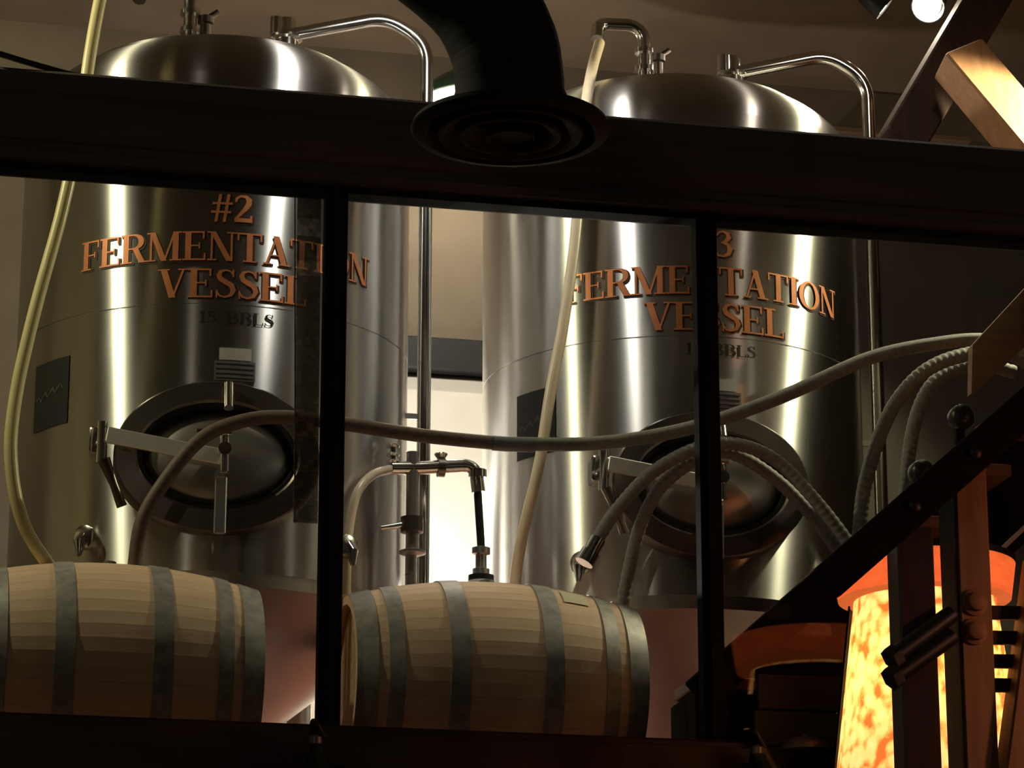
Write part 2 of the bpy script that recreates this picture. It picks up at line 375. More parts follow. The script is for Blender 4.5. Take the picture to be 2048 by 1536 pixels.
RT = .70   # tank radius
def cyl(phi, z, r=RT): return (r*math.sin(phi), -r*math.cos(phi), z)
def word(text, width, z0, ht, phi0, off=.003, dx=0, dz=0, grow=0):
    """flat vinyl letters laid round the tank wall; width is along the arc"""
    tot = sum(G[c][0] for c in text); k = width/tot; m = MB(); x = -width/2
    for c in text:
        for poly in G[c][1]:
            cx = sum(p[0] for p in poly)/4; cy = sum(p[1] for p in poly)/4
            P = []
            for px, py in poly:
                px += grow*(1 if px > cx else -1); py += grow*(1 if py > cy else -1)
                P.append(cyl(phi0+(x+px*k+dx)/RT, z0+py*ht+dz, RT+off))
            m.add(P, [(0,1,2,3)])
        x += G[c][0]*k
    return m

# ------------------------------------------------------------------ fermentation tanks
PH = R(-5)     # tanks face slightly left of straight out of the window
def make_tank(x, y, num, label, dd=0):
    t = empty('fermentation_tank', (x, y, FZ)); z = lambda v: v-FZ
    tag(t, label, 'tank', 'stainless fermentation tanks')
    prof = [(RT, z(3.905)), (RT, z(4.829)), (RT-.004, z(4.830)), (RT-.004, z(4.833)), (RT, z(4.834)), (RT, z(5.68))]
    MB().lathe(prof, 128).build('shell', 'brushed_steel', t, 30)
    dome = [(.700, 5.70), (.697, 5.735), (.684, 5.78), (.660, 5.825), (.628, 5.868), (.588, 5.908), (.540, 5.945), (.526, 5.962), (.510, 5.968), (.44, 6.006), (.33, 6.050), (.2, 6.082), (.08, 6.097), (0.0001, 6.10)]
    dome = [(r, 5.68+(v-5.70)*.80+dd*(v-5.70)) for r, v in dome]
    MB().lathe([(r, z(v)) for r, v in dome], 96).build('domed_top', 'brushed_steel', t, 50)
    MB().lathe([(.0601, z(3.36)), (.07, z(3.36)), (.69, z(3.86)), (RT-.002, z(3.905))], 96).build('cone_bottom', 'dull_steel', t, 30)
    MB().tube([(0,0,z(3.40)), (0,0,z(3.26)), (.0,-.10,z(3.22)), (0,-.3,z(3.22))], .035, 14).build('drain_pipe', 'polished_steel', t, 40)
    for a in (45, 135, 225, 315):
        c = (.56*math.cos(R(a)), .56*math.sin(R(a)))
        l = MB().lathe([(.045, .03), (.045, z(3.86))], 16, (*c, 0)); l.lathe([(.07, 0), (.07, .02), (.03, .035)], 16, (*c, 0))
        l.build('leg', 'dull_steel', t, 40)
    # vinyl words, each with a thin brown shadow behind it
    f0 = R(-2.6)
    for txt, wd, z0, ht, ph in (('#'+num, .150, 5.128, .098, f0), ('FERMENTATION', 1.10, 4.986, .104, f0), ('VESSEL', .52, 4.853, .103, f0+R(1))):
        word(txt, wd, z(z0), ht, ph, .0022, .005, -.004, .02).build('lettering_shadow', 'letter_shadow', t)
        w = word(txt, wd, z(z0), ht, ph, .0045).build('lettering', 'letter_orange', t); w['label'] = 'orange serif letters %s' % txt
    word('15', .062, z(4.764), .042, f0+R(2)-.098/RT, .003).build('lettering', 'letter_black', t)
    word('BBLS', .165, z(4.764), .042, f0+R(2)+.047/RT, .003).build('lettering', 'letter_black', t)
    # riveted name plates over the manway
    def plate(name, mat, s0, s1, z0, z1, off, th=.004):
        m = MB(); n = 6; P = []
        for rr in (RT+off, RT+off+th):
            for k in range(n+1):
                ph = f0+R(2)+(s0+(s1-s0)*k/n)/RT; P += [cyl(ph, z(z0), rr), cyl(ph, z(z1), rr)]
        q = 2*(n+1); fs = []
        for k in range(n): i = 2*k; fs += [(i, i+1, i+3, i+2), (q+i, q+i+2, q+i+3, q+i+1), (i, i+2, q+i+2, q+i), (i+1, q+i+1, q+i+3, i+3)]
        fs += [(0, q, q+1, 1), (q-2, q-1, 2*q-1, 2*q-2)]
        return m.add(P, fs).build(name, mat, t)
    plate('tag_plate', 'tag_white', -.056, .052, 4.634, 4.676, .002)['label'] = 'small blank white tag'
    plate('data_plate', 'tag_grey', -.072, .066, 4.562, 4.630, .002)
    for k, zz in enumerate((4.617, 4.600, 4.583, 4.568)): plate('engraved_line', 'letter_black', -.066, .06, zz, zz+.004, .0062, .0008)
    # dark sticker on the left flank
    def patch(name, mat, a0, a1, z0, z1, off):
        m = MB(); n = 8; P = []
        for rr in (RT+off, RT+off+.001):
            for k in range(n+1): P += [cyl(a0+(a1-a0)*k/n, z(z0), rr), cyl(a0+(a1-a0)*k/n, z(z1), rr)]
        q = 2*(n+1); fs = []
        for k in range(n): i = 2*k; fs += [(i, i+1, i+3, i+2), (q+i, q+i+2, q+i+3, q+i+1), (i, i+2, q+i+2, q+i), (i+1, q+i+1, q+i+3, i+3)]
        return m.add(P, fs).build(name, mat, t)
    patch('sticker', 'sticker_dark', R(-67), R(-51), 4.455, 4.695, .002)['label'] = 'dark square sticker'
    sc = MB(); lx = [(.10+.07*i, .45+.05*math.sin(i*2.1)+.012*i) for i in range(12)]
    for poly in stroke(lx, [.05, .02, .06, .02, .05, .03, .02, .06, .03, .05, .02, .04]):
        sc.add([cyl(R(-67)+R(16)*px, z(4.455)+.24*py, RT+.0045) for px, py in poly], [(0,1,2,3)])
    sc.build('sticker_writing', 'sticker_mark', t)
    # manway: oval collar, inward door on a hinged arm
    e1 = Vector((math.cos(PH), math.sin(PH), 0)); nn = Vector((math.sin(PH), -math.cos(PH), 0)); up = Vector((0,0,1))
    M = Matrix(((e1.x, up.x, nn.x), (e1.y, up.y, nn.y), (e1.z, up.z, nn.z)))
    c0 = nn*(RT-.045) + up*z(4.285); a, b = .345, .262
    pos = lambda px, py, d: M @ Vector((px, py, d)) + c0
    def ringp(prof, n=72):   # oval lathe: prof = (fraction of a / inset, depth)
        m = MB(); P = []
        for ins, d in prof:
            for k in range(n): P.append(pos((a-ins)*math.cos(2*math.pi*k/n), (b-ins)*math.sin(2*math.pi*k/n), d))
        fs = []
        for i in range(len(prof)):
            j = (i+1) % len(prof)
            for k in range(n): fs.append((i*n+k, i*n+(k+1)%n, j*n+(k+1)%n, j*n+k))
        return m.add(P, fs)
    clean(ringp([(0, -.10), (0, .085), (.006, .095), (.070, .105), (.078, .098), (.078, -.02), (.06, -.10)]).build('manway_collar', 'dark_steel', t, 40))
    clean(ringp([(.072, .0), (.072, .096), (.090, .096), (.096, .08), (.096, 0)]).build('manway_gasket', 'rubber_black', t, 40))
    dm = MB(); P = []; pr = [(1.0, .02), (1.0, .05), (.97, .062), (.85, .078), (.6, .097), (.3, .108), (.02, .112)]; n = 64
    for f, d in pr:
        for k in range(n): P.append(pos((a-.098)*f*math.cos(2*math.pi*k/n), (b-.098)*f*math.sin(2*math.pi*k/n), d))
    fs = [(i*n+k, i*n+(k+1)%n, (i+1)*n+(k+1)%n, (i+1)*n+k) for i in range(len(pr)-1) for k in range(n)] + [tuple(range((len(pr)-1)*n, len(pr)*n))]
    door = clean(dm.add(P, fs).build('manway_door', 'dull_steel', t, 50))
    MB().bar(pos(-.37, .045, .150), pos(.02, -.02, .150), .055, .016, up, .004).build('hinge_arm', 'satin_steel', door)
    MB().tube([pos(.03, .245, .115), pos(.03, .15, .155)], .016, 14).build('latch_rod', 'polished_steel', door, 40)
    MB().tube([pos(-.075, .055, .19), pos(.04, .055, .19)], .010, 12).build('t_handle', 'polished_steel', door, 40)
    w = MB().tube([pos(.02, -.0, .10), pos(.02, 0, .20)], .022, 16); w.tube([pos(.02, -.075, .175), pos(.02, .06, .175)], .016, 12)
    w.build('screw_boss', 'polished_steel', door, 40)
    MB().bar(pos(.012, -.08, .13), pos(.012, -.272, .115), .04, .018, e1, .004).build('lower_arm', 'dull_steel', door)
    hb = MB().box(pos(-.395, .03, .10), (.06, .09, .10), Matrix(M).to_3x3(), .008); hb.tube([pos(-.385, -.05, .14), pos(-.385, .09, .14)], .018, 14)
    hb.build('hinge_bracket', 'polished_steel', t, 40)
    MB().tube([pos(-.375, -.04, .15), pos(-.34, -.12, .14), pos(-.31, -.19, .12)], [.022, .014, .018], 12).build('swing_bolt', 'dark_steel', t, 40)
    # sample port low on the flanks: a short cone ferrule each side
    for ang in (-41, 33):
        q = R(ang); d = Vector((math.sin(q), -math.cos(q), 0)); p0 = d*(RT-.02)+up*z(4.03)
        m = MB().tube([p0, p0+d*.04, p0+d*.045, p0+d*.06, p0+d*.065], [.030, .030, .042, .042, .030], 20); m.tube([p0+d*.05+up*.02, p0+d*.075-up*.02, p0+d*.08-up*.07], [.012, .022, .008], 12)
        m.build('sample_port', 'polished_steel', t, 40)
    # top fittings
    q = MB().lathe([(.045, z(5.93)), (.045, z(6.045)), (.06, z(6.05)), (.06, z(6.06)), (.033, z(6.065)), (.033, z(6.125)), (.0301, z(6.13))], 24, (.22, -.14, 0))
    q.lathe([(.024, z(6.055)), (.024, z(6.12))], 16, (.178, -.17, 0))
    q.build('relief_valve', 'polished_steel', t, 40)
    pp = fillet([(.21, -.16, z(6.055)), (.58, -.19, z(6.150)), (.735, -.20, z(6.06)), (.735, -.20, z(4.0))], .17, 10)
    MB().tube(pp, .025, 18).build('cip_pipe', 'polished_steel', t, 60)
    for zz in (5.55, 4.62): MB().bar((.66, -.20, z(zz)), (.735, -.20, z(zz)), .02, .012, (0,0,1)).build('pipe_bracket', 'dull_steel', t)
    gp = fillet([(-.145, -.22, z(5.93)), (-.145, -.22, z(6.195)), (-.325, -.22, z(6.185)), (-.335, -.25, z(6.11))], .075, 10)
    m = MB().tube(gp, .024, 16)
    for zz in (6.01, 6.08): m.lathe([(.036, zz-FZ), (.036, zz-FZ+.018)], 18, (-.145, -.22, 0))
    m.build('gooseneck_pipe', 'polished_steel', t, 60)
    m = MB().lathe([(.02, z(5.95)), (.02, z(6.06)), (.03, z(6.065)), (.03, z(6.09))], 16, (-.085, -.19, 0)); m.tube([(-.085, -.19, z(6.08)), (-.04, -.19, z(6.115))], .012, 10)
    m.build('pressure_gauge', 'dark_steel', t, 40)
    return t
tank2 = make_tank(-.784, 1.44, '2', 'stainless fermentation tank lettered number 2, left of the bright white board')
tank3 = make_tank(.922, 1.44, '3', 'stainless fermentation tank lettered number 3, right of the bright white board')

# ------------------------------------------------------------------ oak barrels lying behind the glass
BL, BRH, BRB = .95, .285, .352
def brad(t): return BRH + (BRB-BRH)*(1-abs(t)**2.1)      # t in -1..1 along the barrel
NS = 24
smesh = None
def make_barrel(x, y, zc, label, tagpaper=False):
    global smesh
    t = empty('wine_barrel', (x, y, FZ)); tag(t, label, 'barrel', 'oak barrels lying on their sides'); hc = zc-FZ
    if smesh is None:
        m = MB(); n = 16; da = math.pi/NS*.994; P = []
        for i in range(n+1):
            tt = -1+2*i/n; r = brad(tt)
            for k, aa in enumerate((-da, 0, da)): P.append((tt*BL/2, r*math.sin(aa), r*math.cos(aa)))
            for k, aa in enumerate((-da, da)): P.append((tt*BL/2, (r-.027)*math.sin(aa), (r-.027)*math.cos(aa)))
        fs = []
        for i in range(n):
            a, b = i*5, i*5+5
            fs += [(a, b, b+1, a+1), (a+1, b+1, b+2, a+2), (a+2, b+2, b+4, a+4), (a+4, b+4, b+3, a+3), (a+3, b+3, b, a)]
        fs += [(0, 1, 2, 4, 3), (n*5+3, n*5+4, n*5+2, n*5+1, n*5)]
        o = clean(m.add(P, fs).build('stave', 'oak')); smesh = o.data; bpy.data.objects.remove(o)
    for k in range(NS):
        o = bpy.data.objects.new('stave', smesh); COL.objects.link(o); o.parent = t
        o.location = (0, 0, hc); o.rotation_euler = (2*math.pi*(k+.5)/NS, 0, 0)
    MX_ = Matrix(((0,0,1), (0,1,0), (-1,0,0)))
    for t0, t1 in ((-1.0, -.86), (-.79, -.69), (-.385, -.255), (.255, .385), (.69, .79), (.86, 1.0)):
        pr = [(brad(t0)+.001, t0*BL/2), (brad(t0)+.004, t0*BL/2), (brad((t0+t1)/2)+.004, (t0+t1)/2*BL/2), (brad(t1)+.004, t1*BL/2), (brad(t1)+.001, t1*BL/2)]
        h = MB().lathe(pr, 72, (0,0,hc), MX_, closed=True); o = h.build('hoop', 'galvanized', t, 35)
    for sgn in (-1, 1):
        MB().lathe([(.0001, -.010), (BRH-.028, -.010), (BRH-.028, .010), (.0001, .010)], 48, (sgn*(BL/2-.04), 0, hc), MX_).build('barrel_head', 'oak_head', t, 35)
    MB().lathe([(.030, -.01), (.026, .012), (.0001, .014)], 18, (0, 0, hc+BRB)).build('bung', 'rubber_grey', t, 35)
    if tagpaper:
        P = []
        for i in range(5):
            tt = .44+.18*i/4
            for k in range(4):
                aa = R(-26-16*k/3); rr = brad(tt)+.003; P.append((tt*BL/2, rr*math.sin(aa), hc+rr*math.cos(aa)))
        MB().add(P, [(i*4+k, i*4+k+1, i*4+5+k, i*4+4+k) for i in range(4) for k in range(3)]).build('paper_tag', 'paper', t)['label'] = 'pale paper tag'
    return t
make_barrel(.027, .51, 3.497, 'pale oak barrel with grey hoops and a paper tag, right of the left mullion', True)
make_barrel(-1.215, .51, 3.497, 'pale oak barrel cut off by the left edge, below tank number 2')

# ------------------------------------------------------------------ hoses
def hose(name, pts, r, mat, label, ribs=False, n=12):
    p = smooth_path(pts, n)
    if ribs:   # wound reinforcement shows as fine rings
        L = [0]
        for i in range(1, len(p)): L.append(L[-1]+(p[i]-p[i-1]).length)
        q = []; rr = []; step = .006; k = 0; s = 0
        while s < L[-1]:
            while k < len(L)-2 and L[k+1] < s: k += 1
            f = (s-L[k])/max(1e-6, L[k+1]-L[k]); q.append(p[k].lerp(p[k+1], f)); rr.append(r*(1+.05*math.cos(s/.024*2*math.pi))); s += step
        o = MB().tube(q, rr, 14)
    else: o = MB().tube(p, r, 14)
    return tag(o.build(name, mat, None, 60), label, 'hose')
H = .40
main_l = [at(268,1140,.50), at(285,1040,.48), at(335,955,.48), at(400,880,.48), at(470,846,.48), at(560,834,.48), at(690,848,.48), at(850,872,.48), at(1010,888,.48), at(1200,886,.48), at(1380,856,.48), at(1560,795,.48), at(1740,716,.48), at(1880,686,.48), at(1975,680,.48), at(2060,700,.48)]
hose('brewery_hose', main_l[:9], .0235, 'rubber_maroon', 'dark maroon brewery hose curving over tank number 2 to the pale sleeve')
hose('brewery_hose', main_l[8:], .0235, 'rubber_grey', 'long grey brewery hose rising right from the pale sleeve across tank number 3')
sl = [at(985,886,.48), at(1010,888,.48), at(1040,889,.48), at(1068,889.5,.48)]
tag(MB().tube(sl, .0255, 16).build('hose_sleeve', 'tag_grey', None, 60), 'short pale sleeve joining the long hose between the tanks', 'hose sleeve')
ob = [at(1190,1085,.46), at(1235,1018,.46), at(1305,945,.46), at(1395,896,.46), at(1470,888,.46), at(1550,920,.46), at(1630,1000,.46), at(1700,1090,.47), at(1745,1160,.48), at(1765,1250,.48)]
o = hose('brewery_hose', ob, .0225, 'rubber_grey', 'outer grey hose arched over tank number 3 manway, ending in a steel coupling', True)
cp = MB().tube([at(1196,1078,.46), at(1180,1106,.46)], .027, 18); cp.tube([at(1181,1104,.46), at(1168,1126,.46)], [.032, .032], 18)
cp.build('coupling', 'polished_steel', o, 40)
hose('brewery_hose', [at(1242,1225,.68), at(1262,1120,.62), at(1285,1040,.54), at(1325,970,.52), at(1395,918,.52), at(1455,905,.52), at(1530,942,.52), at(1610,1015,.52), at(1690,1120,.53), at(1725,1190,.53), at(1740,1260,.53)], .0225, 'rubber_grey', 'inner ribbed grey hose arched over tank number 3 manway, ending behind the barrel', True)
hose('brewery_hose', [at(1712,1180,.59), at(1716,1110,.58), at(1730,970,.55), at(1775,835,.54), at(1840,750,.54), at(1920,712,.54), at(2010,705,.54), at(2080,740,.54)], .0255, 'rubber_grey', 'grey hose hanging in a loop under the long hose, nearer tank number 3', True)
hose('brewery_hose', [at(1806,1040,.60), at(1822,880,.60), at(1850,790,.60), at(1895,745,.60), at(1960,728,.60), at(2030,745,.60)], .0245, 'rubber_grey', 'grey ribbed hose hanging furthest right, next to the stair board', True)
hose('clear_hose', [at(222,-90,.46), at(200,0,.46), at(180,110,.46), at(158,260,.46), at(122,430,.46), at(70,620,.46), at(32,790,.46), at(22,920,.46), at(48,1050,.48), at(118,1160,.52)], .0215, 'hose_yellow', 'yellow translucent hose hanging down left of tank number 2', False, 14)
hose('clear_hose', [at(1199,86,1.16), at(1184,140,1.02), at(1170,220,.84), at(1163,300,.79), at(1150,480,.79), at(1128,640,.79), at(1100,790,.80), at(1080,920,.82), at(1052,1040,.86), at(1034,1130,.90), at(1026,1230,.92)], .020, 'hose_cream', 'cream translucent hose hanging down left flank of tank number 3', False, 14)

# ------------------------------------------------------------------ valve manifold between the tanks
vm = empty('valve_manifold', (at(820, 1150, .98).x, .98, FZ)); tag(vm, 'polished steel valve manifold standing between both tanks before the white board', 'valve')
VO = vm.location
def V(px, py, w=.98): return at(px, py, w) - VO
MB().tube([V(826, 905), V(824, 1105)], .023, 16).build('riser_pipe', 'dull_steel', vm, 40)
MB().tube([V(822, 1105), Vector((V(822,1150).x, 0, .0))], .02, 14).build('stand_pipe', 'dull_steel', vm, 40)
MB().tube([V(783, 936), V(840, 936)], .024, 16).build('tee', 'polished_steel', vm, 40)
for py in (893, 910, 924): MB().lathe([(.020, -.006), (.024, 0), (.020, .006)], 16, V(786, py)).build('ferrule', 'polished_steel', vm, 40)
MB().tube([V(786, 940), V(786, 890)], .012, 12).build('bleed_stem', 'polished_steel', vm, 40)
MB().tube(fillet([V(838, 936), V(950, 930), V(957, 985)], .06, 8), .024, 16).build('elbow', 'polished_steel', vm, 60)
c = MB().lathe([(.034, -.012), (.034, .012)], 18, V(882, 935), Matrix(((0,0,1),(0,1,0),(-1,0,0)))); c.tube([V(882, 935), V(882, 918)], .008, 10)
clp = c.build('clamp', 'dark_steel', vm, 40)
wn = MB().lathe([(.006, 0), (.010, .010), (.024, .030), (.022, .034)], 14, V(882, 926)); wn.build('wing_nut', 'polished_steel', clp, 40)
c = MB().lathe([(.032, -.014), (.032, .014)], 18, V(955, 948)); c.build('clamp', 'polished_steel', vm, 40)
MB().tube([V(953, 950), V(963, 1105)], .014, 14).build('dark_pipe', 'rubber_black', vm, 40)
fb = MB().lathe([(.030, 0), (.030, .02), (.020, .024), (.020, .07), (.032, .074), (.032, .095), (.018, .10)], 18, V(962, 1150)); fb.build('base_fitting', 'dull_steel', vm, 40)
MB().lathe([(.045, 0), (.045, .02)], 18, V(962, 1163)).build('base_pad', 'rubber_black', vm, 40)
vb = MB().lathe([(.026, -.03), (.040, -.026), (.040, .026), (.026, .03)], 18, V(824, 1050)); vbo = vb.build('butterfly_valve', 'dark_steel', vm, 40)
MB().tube([V(818, 1048), V(762, 1056)], [.014, .009], 10).build('lever', 'polished_steel', vbo, 40)
MB().lathe([(.026, -.012), (.046, -.004), (.046, .004), (.026, .012)], 22, V(825, 1105)).build('clamp', 'dull_steel', vm, 40)
MB().lathe([(.0001, -.02), (.014, -.014), (.02, 0), (.014, .014), (.0001, .02)], 14, V(821, 1150)).build('sample_cock', 'dark_steel', vm, 60)
MB().tube(smooth_path([V(783, 938), V(745, 950, .90), V(715, 985, .85), V(700, 1045, .84), V(694, 1110, .84), V(692, 1190, .86)], 8), [.016]*41, 12).build('bleed_hose', 'hose_cream', vm, 60)

# ------------------------------------------------------------------ pendant lamp with green shade, behind the duct
pl = empty('pendant_lamp', (.275, 1.95, 6.12)); tag(pl, 'green enamel pendant lamp with white inside, half hidden behind the black duct', 'lamp')
pr = [(.215, 0), (.205, .03), (.17, .075), (.11, .115), (.05, .14), (.035, .20), (.0301, .20)]
MB().lathe(pr[:-1] + [(.030, .20), (.045, .135), (.105, .108), (.165, .068), (.20, .026), (.209, 0)], 56, closed=True).build('shade', 'shade_green', pl, 50)
MB().lathe([(.2045, .0), (.196, .026), (.160, .066), (.10, .104), (.045, .128)], 56).build('shade_lining', 'shade_white', pl, 60)
MB().tube([(0,0,.19), (0,0,CZ-6.12)], .010, 10).build('stem', 'black_metal', pl, 40)
MB().lathe([(.0001, .02), (.03, .03), (.04, .06), (.025, .10), (.02, .13)], 18).build('bulb', 'bulb_white', pl, 60)
point_light('pendant_glow', (0, 0, .01), 150, WARM, .045, pl)

# ------------------------------------------------------------------ ceiling spot heads
def spot_head(key, aim, label, lit=True, mat='bulb_white', cone=130, k=1.0):
    p, watts, col, rad = LAMPS[key] if isinstance(key, str) else key
    p = Vector(p); t = empty('track_spotlight', (p.x, p.y, CZ)); tag(t, label, 'lamp', 'ceiling track spotlights')
    d = (Vector(aim)-p).normalized(); q = p - Vector((p.x, p.y, CZ))
    M = d.to_track_quat('Z', 'Y').to_matrix()*k
    MB().tube([(0,0,0), q - d*.10 + Vector((0,0,.03)), q-d*.08], .010, 10).build('stem', 'black_metal', t, 60)
    MB().lathe([(.045, -.004), (.045, .0)], 16, (0,0,0)).build('ceiling_rose', 'black_metal', t, 40)
    MB().lathe([(.02, -.13), (.035, -.12), (.045, -.04), (.050, -.02), (.046, -.02), (.040, -.04), (.03, -.10)], 22, q, M).build('head', 'black_metal', t, 50)
    if lit:
        MB().lathe([(.0001, -.06), (.03, -.055), (.034, -.035), (.02, -.024), (.0001, -.022)], 18, q, M).build('bulb', mat, t, 60)
        l = point_light('spot_glow', q + d*.03, watts, col, rad, t)
        bpy.data.objects.remove(l); sd = bpy.data.lights.new('spot_glow', 'SPOT'); sd.energy = watts; sd.color = col; sd.shadow_soft_size = rad; sd.spot_size = R(cone); sd.spot_blend = .25
        l = bpy.data.objects.new('spot_glow', sd); COL.objects.link(l); l.parent = t; l.location = q + d*.03; l.rotation_euler = d.to_track_quat('-Z', 'Y').to_euler()
    return t
spot_head('left', (-2.8, .8, 4.6), 'track spotlight out of view to the left of tank number 2', mat='bulb_yellow', cone=172)
spot_head('mid', (-.06, 1.25, 5.30), 'track spotlight high above the gap between both tanks', cone=74)
spot_head('right', (1.75, .95, 5.15), 'track spotlight beyond the lit timber brace', mat='bulb_yellow', cone=112)
spot_head('inner', (1.2, 1.0, 5.0), 'small track spotlight just inside the glass right of tank number 3')
sp1 = at(1776, 26, 1.5); sp2 = at(1853, 18, 1.5)
spot_head((sp1, 1.5, WARM, .03), sp1+Vector((.75, -.10, -.62)), 'dim track spotlight, left of the bright one near the top right corner')
spot_head((sp2, 8, WARM, .03), sp2+Vector((-.45, -.6, -.62)), 'bright track spotlight facing us near the top right corner', k=1.4)
# low work lamp behind tank 2 that lights the white board
wl = empty('work_lamp', (-.22, 2.32, FZ)); tag(wl, 'work lamp standing behind tank number 2, lighting the white board', 'lamp')
MB().lathe([(.10, 0), (.10, .02), (.015, .03), (.015, .80), (.0101, .80)], 20).build('stand', 'black_metal', wl, 40)
MB().lathe([(.07, .0), (.07, .02), (.03, .09), (.02, .1)], 20, (0,0,.80)).build('head', 'black_metal', wl, 40)
MB().lathe([(.0001, .0), (.03, .012), (.02, .03)], 14, (.06,0,.85)).build('bulb', 'bulb_white', wl, 60)
point_light('work_glow', (.15, -.06, .90), 62, WHITE, .06, wl)

# ------------------------------------------------------------------ black duct with round diffuser hanging in front of the beam
DC = at(1021, 262, -1.7)
du = empty('air_duct', tuple(DC)); tag(du, 'black flexible air duct ending in a round ceiling diffuser', 'air duct')
b1 = at(1008, 150, -1.7)-DC
path = smooth_path([Vector((0, 0, .06)), Vector((-.005, 0, .16)), at(1003, 80, -1.7)-DC, at(950, -10, -1.7)-DC, at(830, -110, -1.7)-DC, at(690, -190, -1.68)-DC], 14)
rr = []
for i in range(len(path)): rr.append(.148*(1+.0015*math.sin(i*1.25)))
MB().tube(path, rr, 40).build('duct', 'black_duct', du, 50)
MB().tube([path[-1], path[-1]+Vector((-.2, 0, .25)), path[-1]+Vector((-.3, 0, CZ-DC.z-path[-1].z-.02))], .148, 32).build('duct_riser', 'black_duct', du, 50)
MB().lathe([(.152, .10), (.156, .06), (.20, .035), (.262, .018), (.268, .004), (.262, -.006), (.232, -.012), (.222, .0), (.215, .02), (.15, .05)], 72, closed=True).build('outer_cone', 'black_duct', du, 50)
MB().lathe([(.120, .045), (.165, .012), (.196, -.006), (.194, -.014), (.186, -.016), (.155, .0), (.118, .036)], 72, closed=True).build('middle_ring', 'black_duct', du, 50)
MB().lathe([(.08, .030), (.118, .004), (.138, -.010), (.136, -.018), (.128, -.020), (.105, -.006), (.078, .020)], 72, closed=True).build('inner_ring', 'black_duct', du, 50)
MB().lathe([(.0001, .006), (.05, .004), (.066, -.010), (.066, -.020), (.060, -.024), (.056, -.018), (.0001, -.014)], 56).build('centre_disc', 'black_duct', du, 50)
for a in range(4): MB().bar((.05*math.cos(a*math.pi/2), .05*math.sin(a*math.pi/2), .008), (.235*math.cos(a*math.pi/2), .235*math.sin(a*math.pi/2), .012), .01, .006, (0,0,1)).build('spoke', 'black_duct', du)

# ------------------------------------------------------------------ sagging cable along the header's top left
tag(MB().tube(smooth_path([at(-60,88,-.06), at(0,108,-.06), at(90,135,-.06), at(180,158,-.06), at(300,177,-.06), at(420,190,-.05)], 10), .010, 10).build('cable', 'rubber_black', None, 60), 'thin black cable sagging onto the header beam at upper left', 'cable')

# ------------------------------------------------------------------ mottled strip hanging beside the left mullion
ms = empty('hanging_strip', tuple(at(614, 1040, .028))); tag(ms, 'narrow strip of mottled brown plaques hanging beside the left mullion', 'hanging strip')
ys = [384, 438, 472, 522, 552, 632, 700, 772, 842, 872, 942, 1000, 1046]
mats = ['strip_brown', 'strip_grey', 'strip_brown', 'strip_grey', 'strip_brown', 'strip_brown', 'strip_brown', 'strip_brown', 'strip_amber', 'strip_brown', 'strip_brown', 'strip_brown']
for i in range(len(ys)-1):
    a, b = at(615-(ys[i]-700)*.012, ys[i], .028), at(615-(ys[i+1]-700)*.012, ys[i+1], .028)
    MB().box((a+b)/2-ms.location, (.076, .006, a.z-b.z-.001)).build('plaque', mats[i], ms)
MB().tube([at(590,384,.028)-ms.location, at(590,1046,.028)-ms.location], .002, 8).build('cord', 'rubber_black', ms)

# ------------------------------------------------------------------ steel stair inside the brewery, right
W1, W2 = .12, .40
A0, A1 = at(1690, 1134, W1), at(2048, 820, W1); dS = (A1-A0).normalized()
foot = A0 - dS*((A0.x-.63)/dS.x); top = A0 + dS*1.9
st_ = empty('staircase', (foot.x, (W1+W2)/2, FZ)); tag(st_, 'dark open staircase rising to the right in front of tank number 3', 'staircase')
O = st_.location
perp = Vector((-dS.z, 0, dS.x))
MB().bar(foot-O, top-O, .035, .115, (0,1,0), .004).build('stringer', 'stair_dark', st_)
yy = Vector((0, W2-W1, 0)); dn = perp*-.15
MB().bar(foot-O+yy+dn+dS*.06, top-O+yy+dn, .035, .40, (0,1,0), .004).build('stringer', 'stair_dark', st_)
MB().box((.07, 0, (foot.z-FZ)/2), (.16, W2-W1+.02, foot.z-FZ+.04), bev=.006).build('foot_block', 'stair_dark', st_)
run = .215
x = foot.x+.12
while x < top.x-.1:
    zt = foot.z + (x-foot.x)*dS.z/dS.x - .055
    MB().box((x-O.x, 0, zt-O.z), (.25, W2-W1-.04, .04), bev=.004).build('tread', 'stair_wood', st_); x += run
def band(name, mat, pts, th):   # board following the stair, outlined in the Y=W1 plane
    P = [at(px, py, W1-.05) - O for px, py in pts]; n = len(P)
    m = MB().add(P + [p+Vector((0, th, 0)) for p in P], [tuple(range(n)), tuple(range(2*n-1, n-1, -1))] + [(i, (i+1)%n, n+(i+1)%n, n+i) for i in range(n)])
    return clean(m.build(name, mat, st_))
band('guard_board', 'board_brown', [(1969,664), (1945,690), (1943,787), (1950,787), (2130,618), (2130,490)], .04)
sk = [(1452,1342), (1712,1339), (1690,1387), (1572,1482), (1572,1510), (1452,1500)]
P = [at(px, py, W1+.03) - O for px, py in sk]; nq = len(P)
clean(MB().add(P + [p+Vector((0, .02, 0)) for p in P], [tuple(range(nq)), tuple(range(2*nq-1, nq-1, -1))] + [(i, (i+1)%nq, nq+(i+1)%nq, nq+i) for i in range(nq)]).build('shade_skirt', 'stair_dark', st_))  # dark board added to hide the orange glow under the stair
MB().bar(at(1988,1113,W1-.05)-O, at(2110,997,W1-.05)-O, .018, .014, (0,1,0)).build('handrail', 'tag_white', st_)
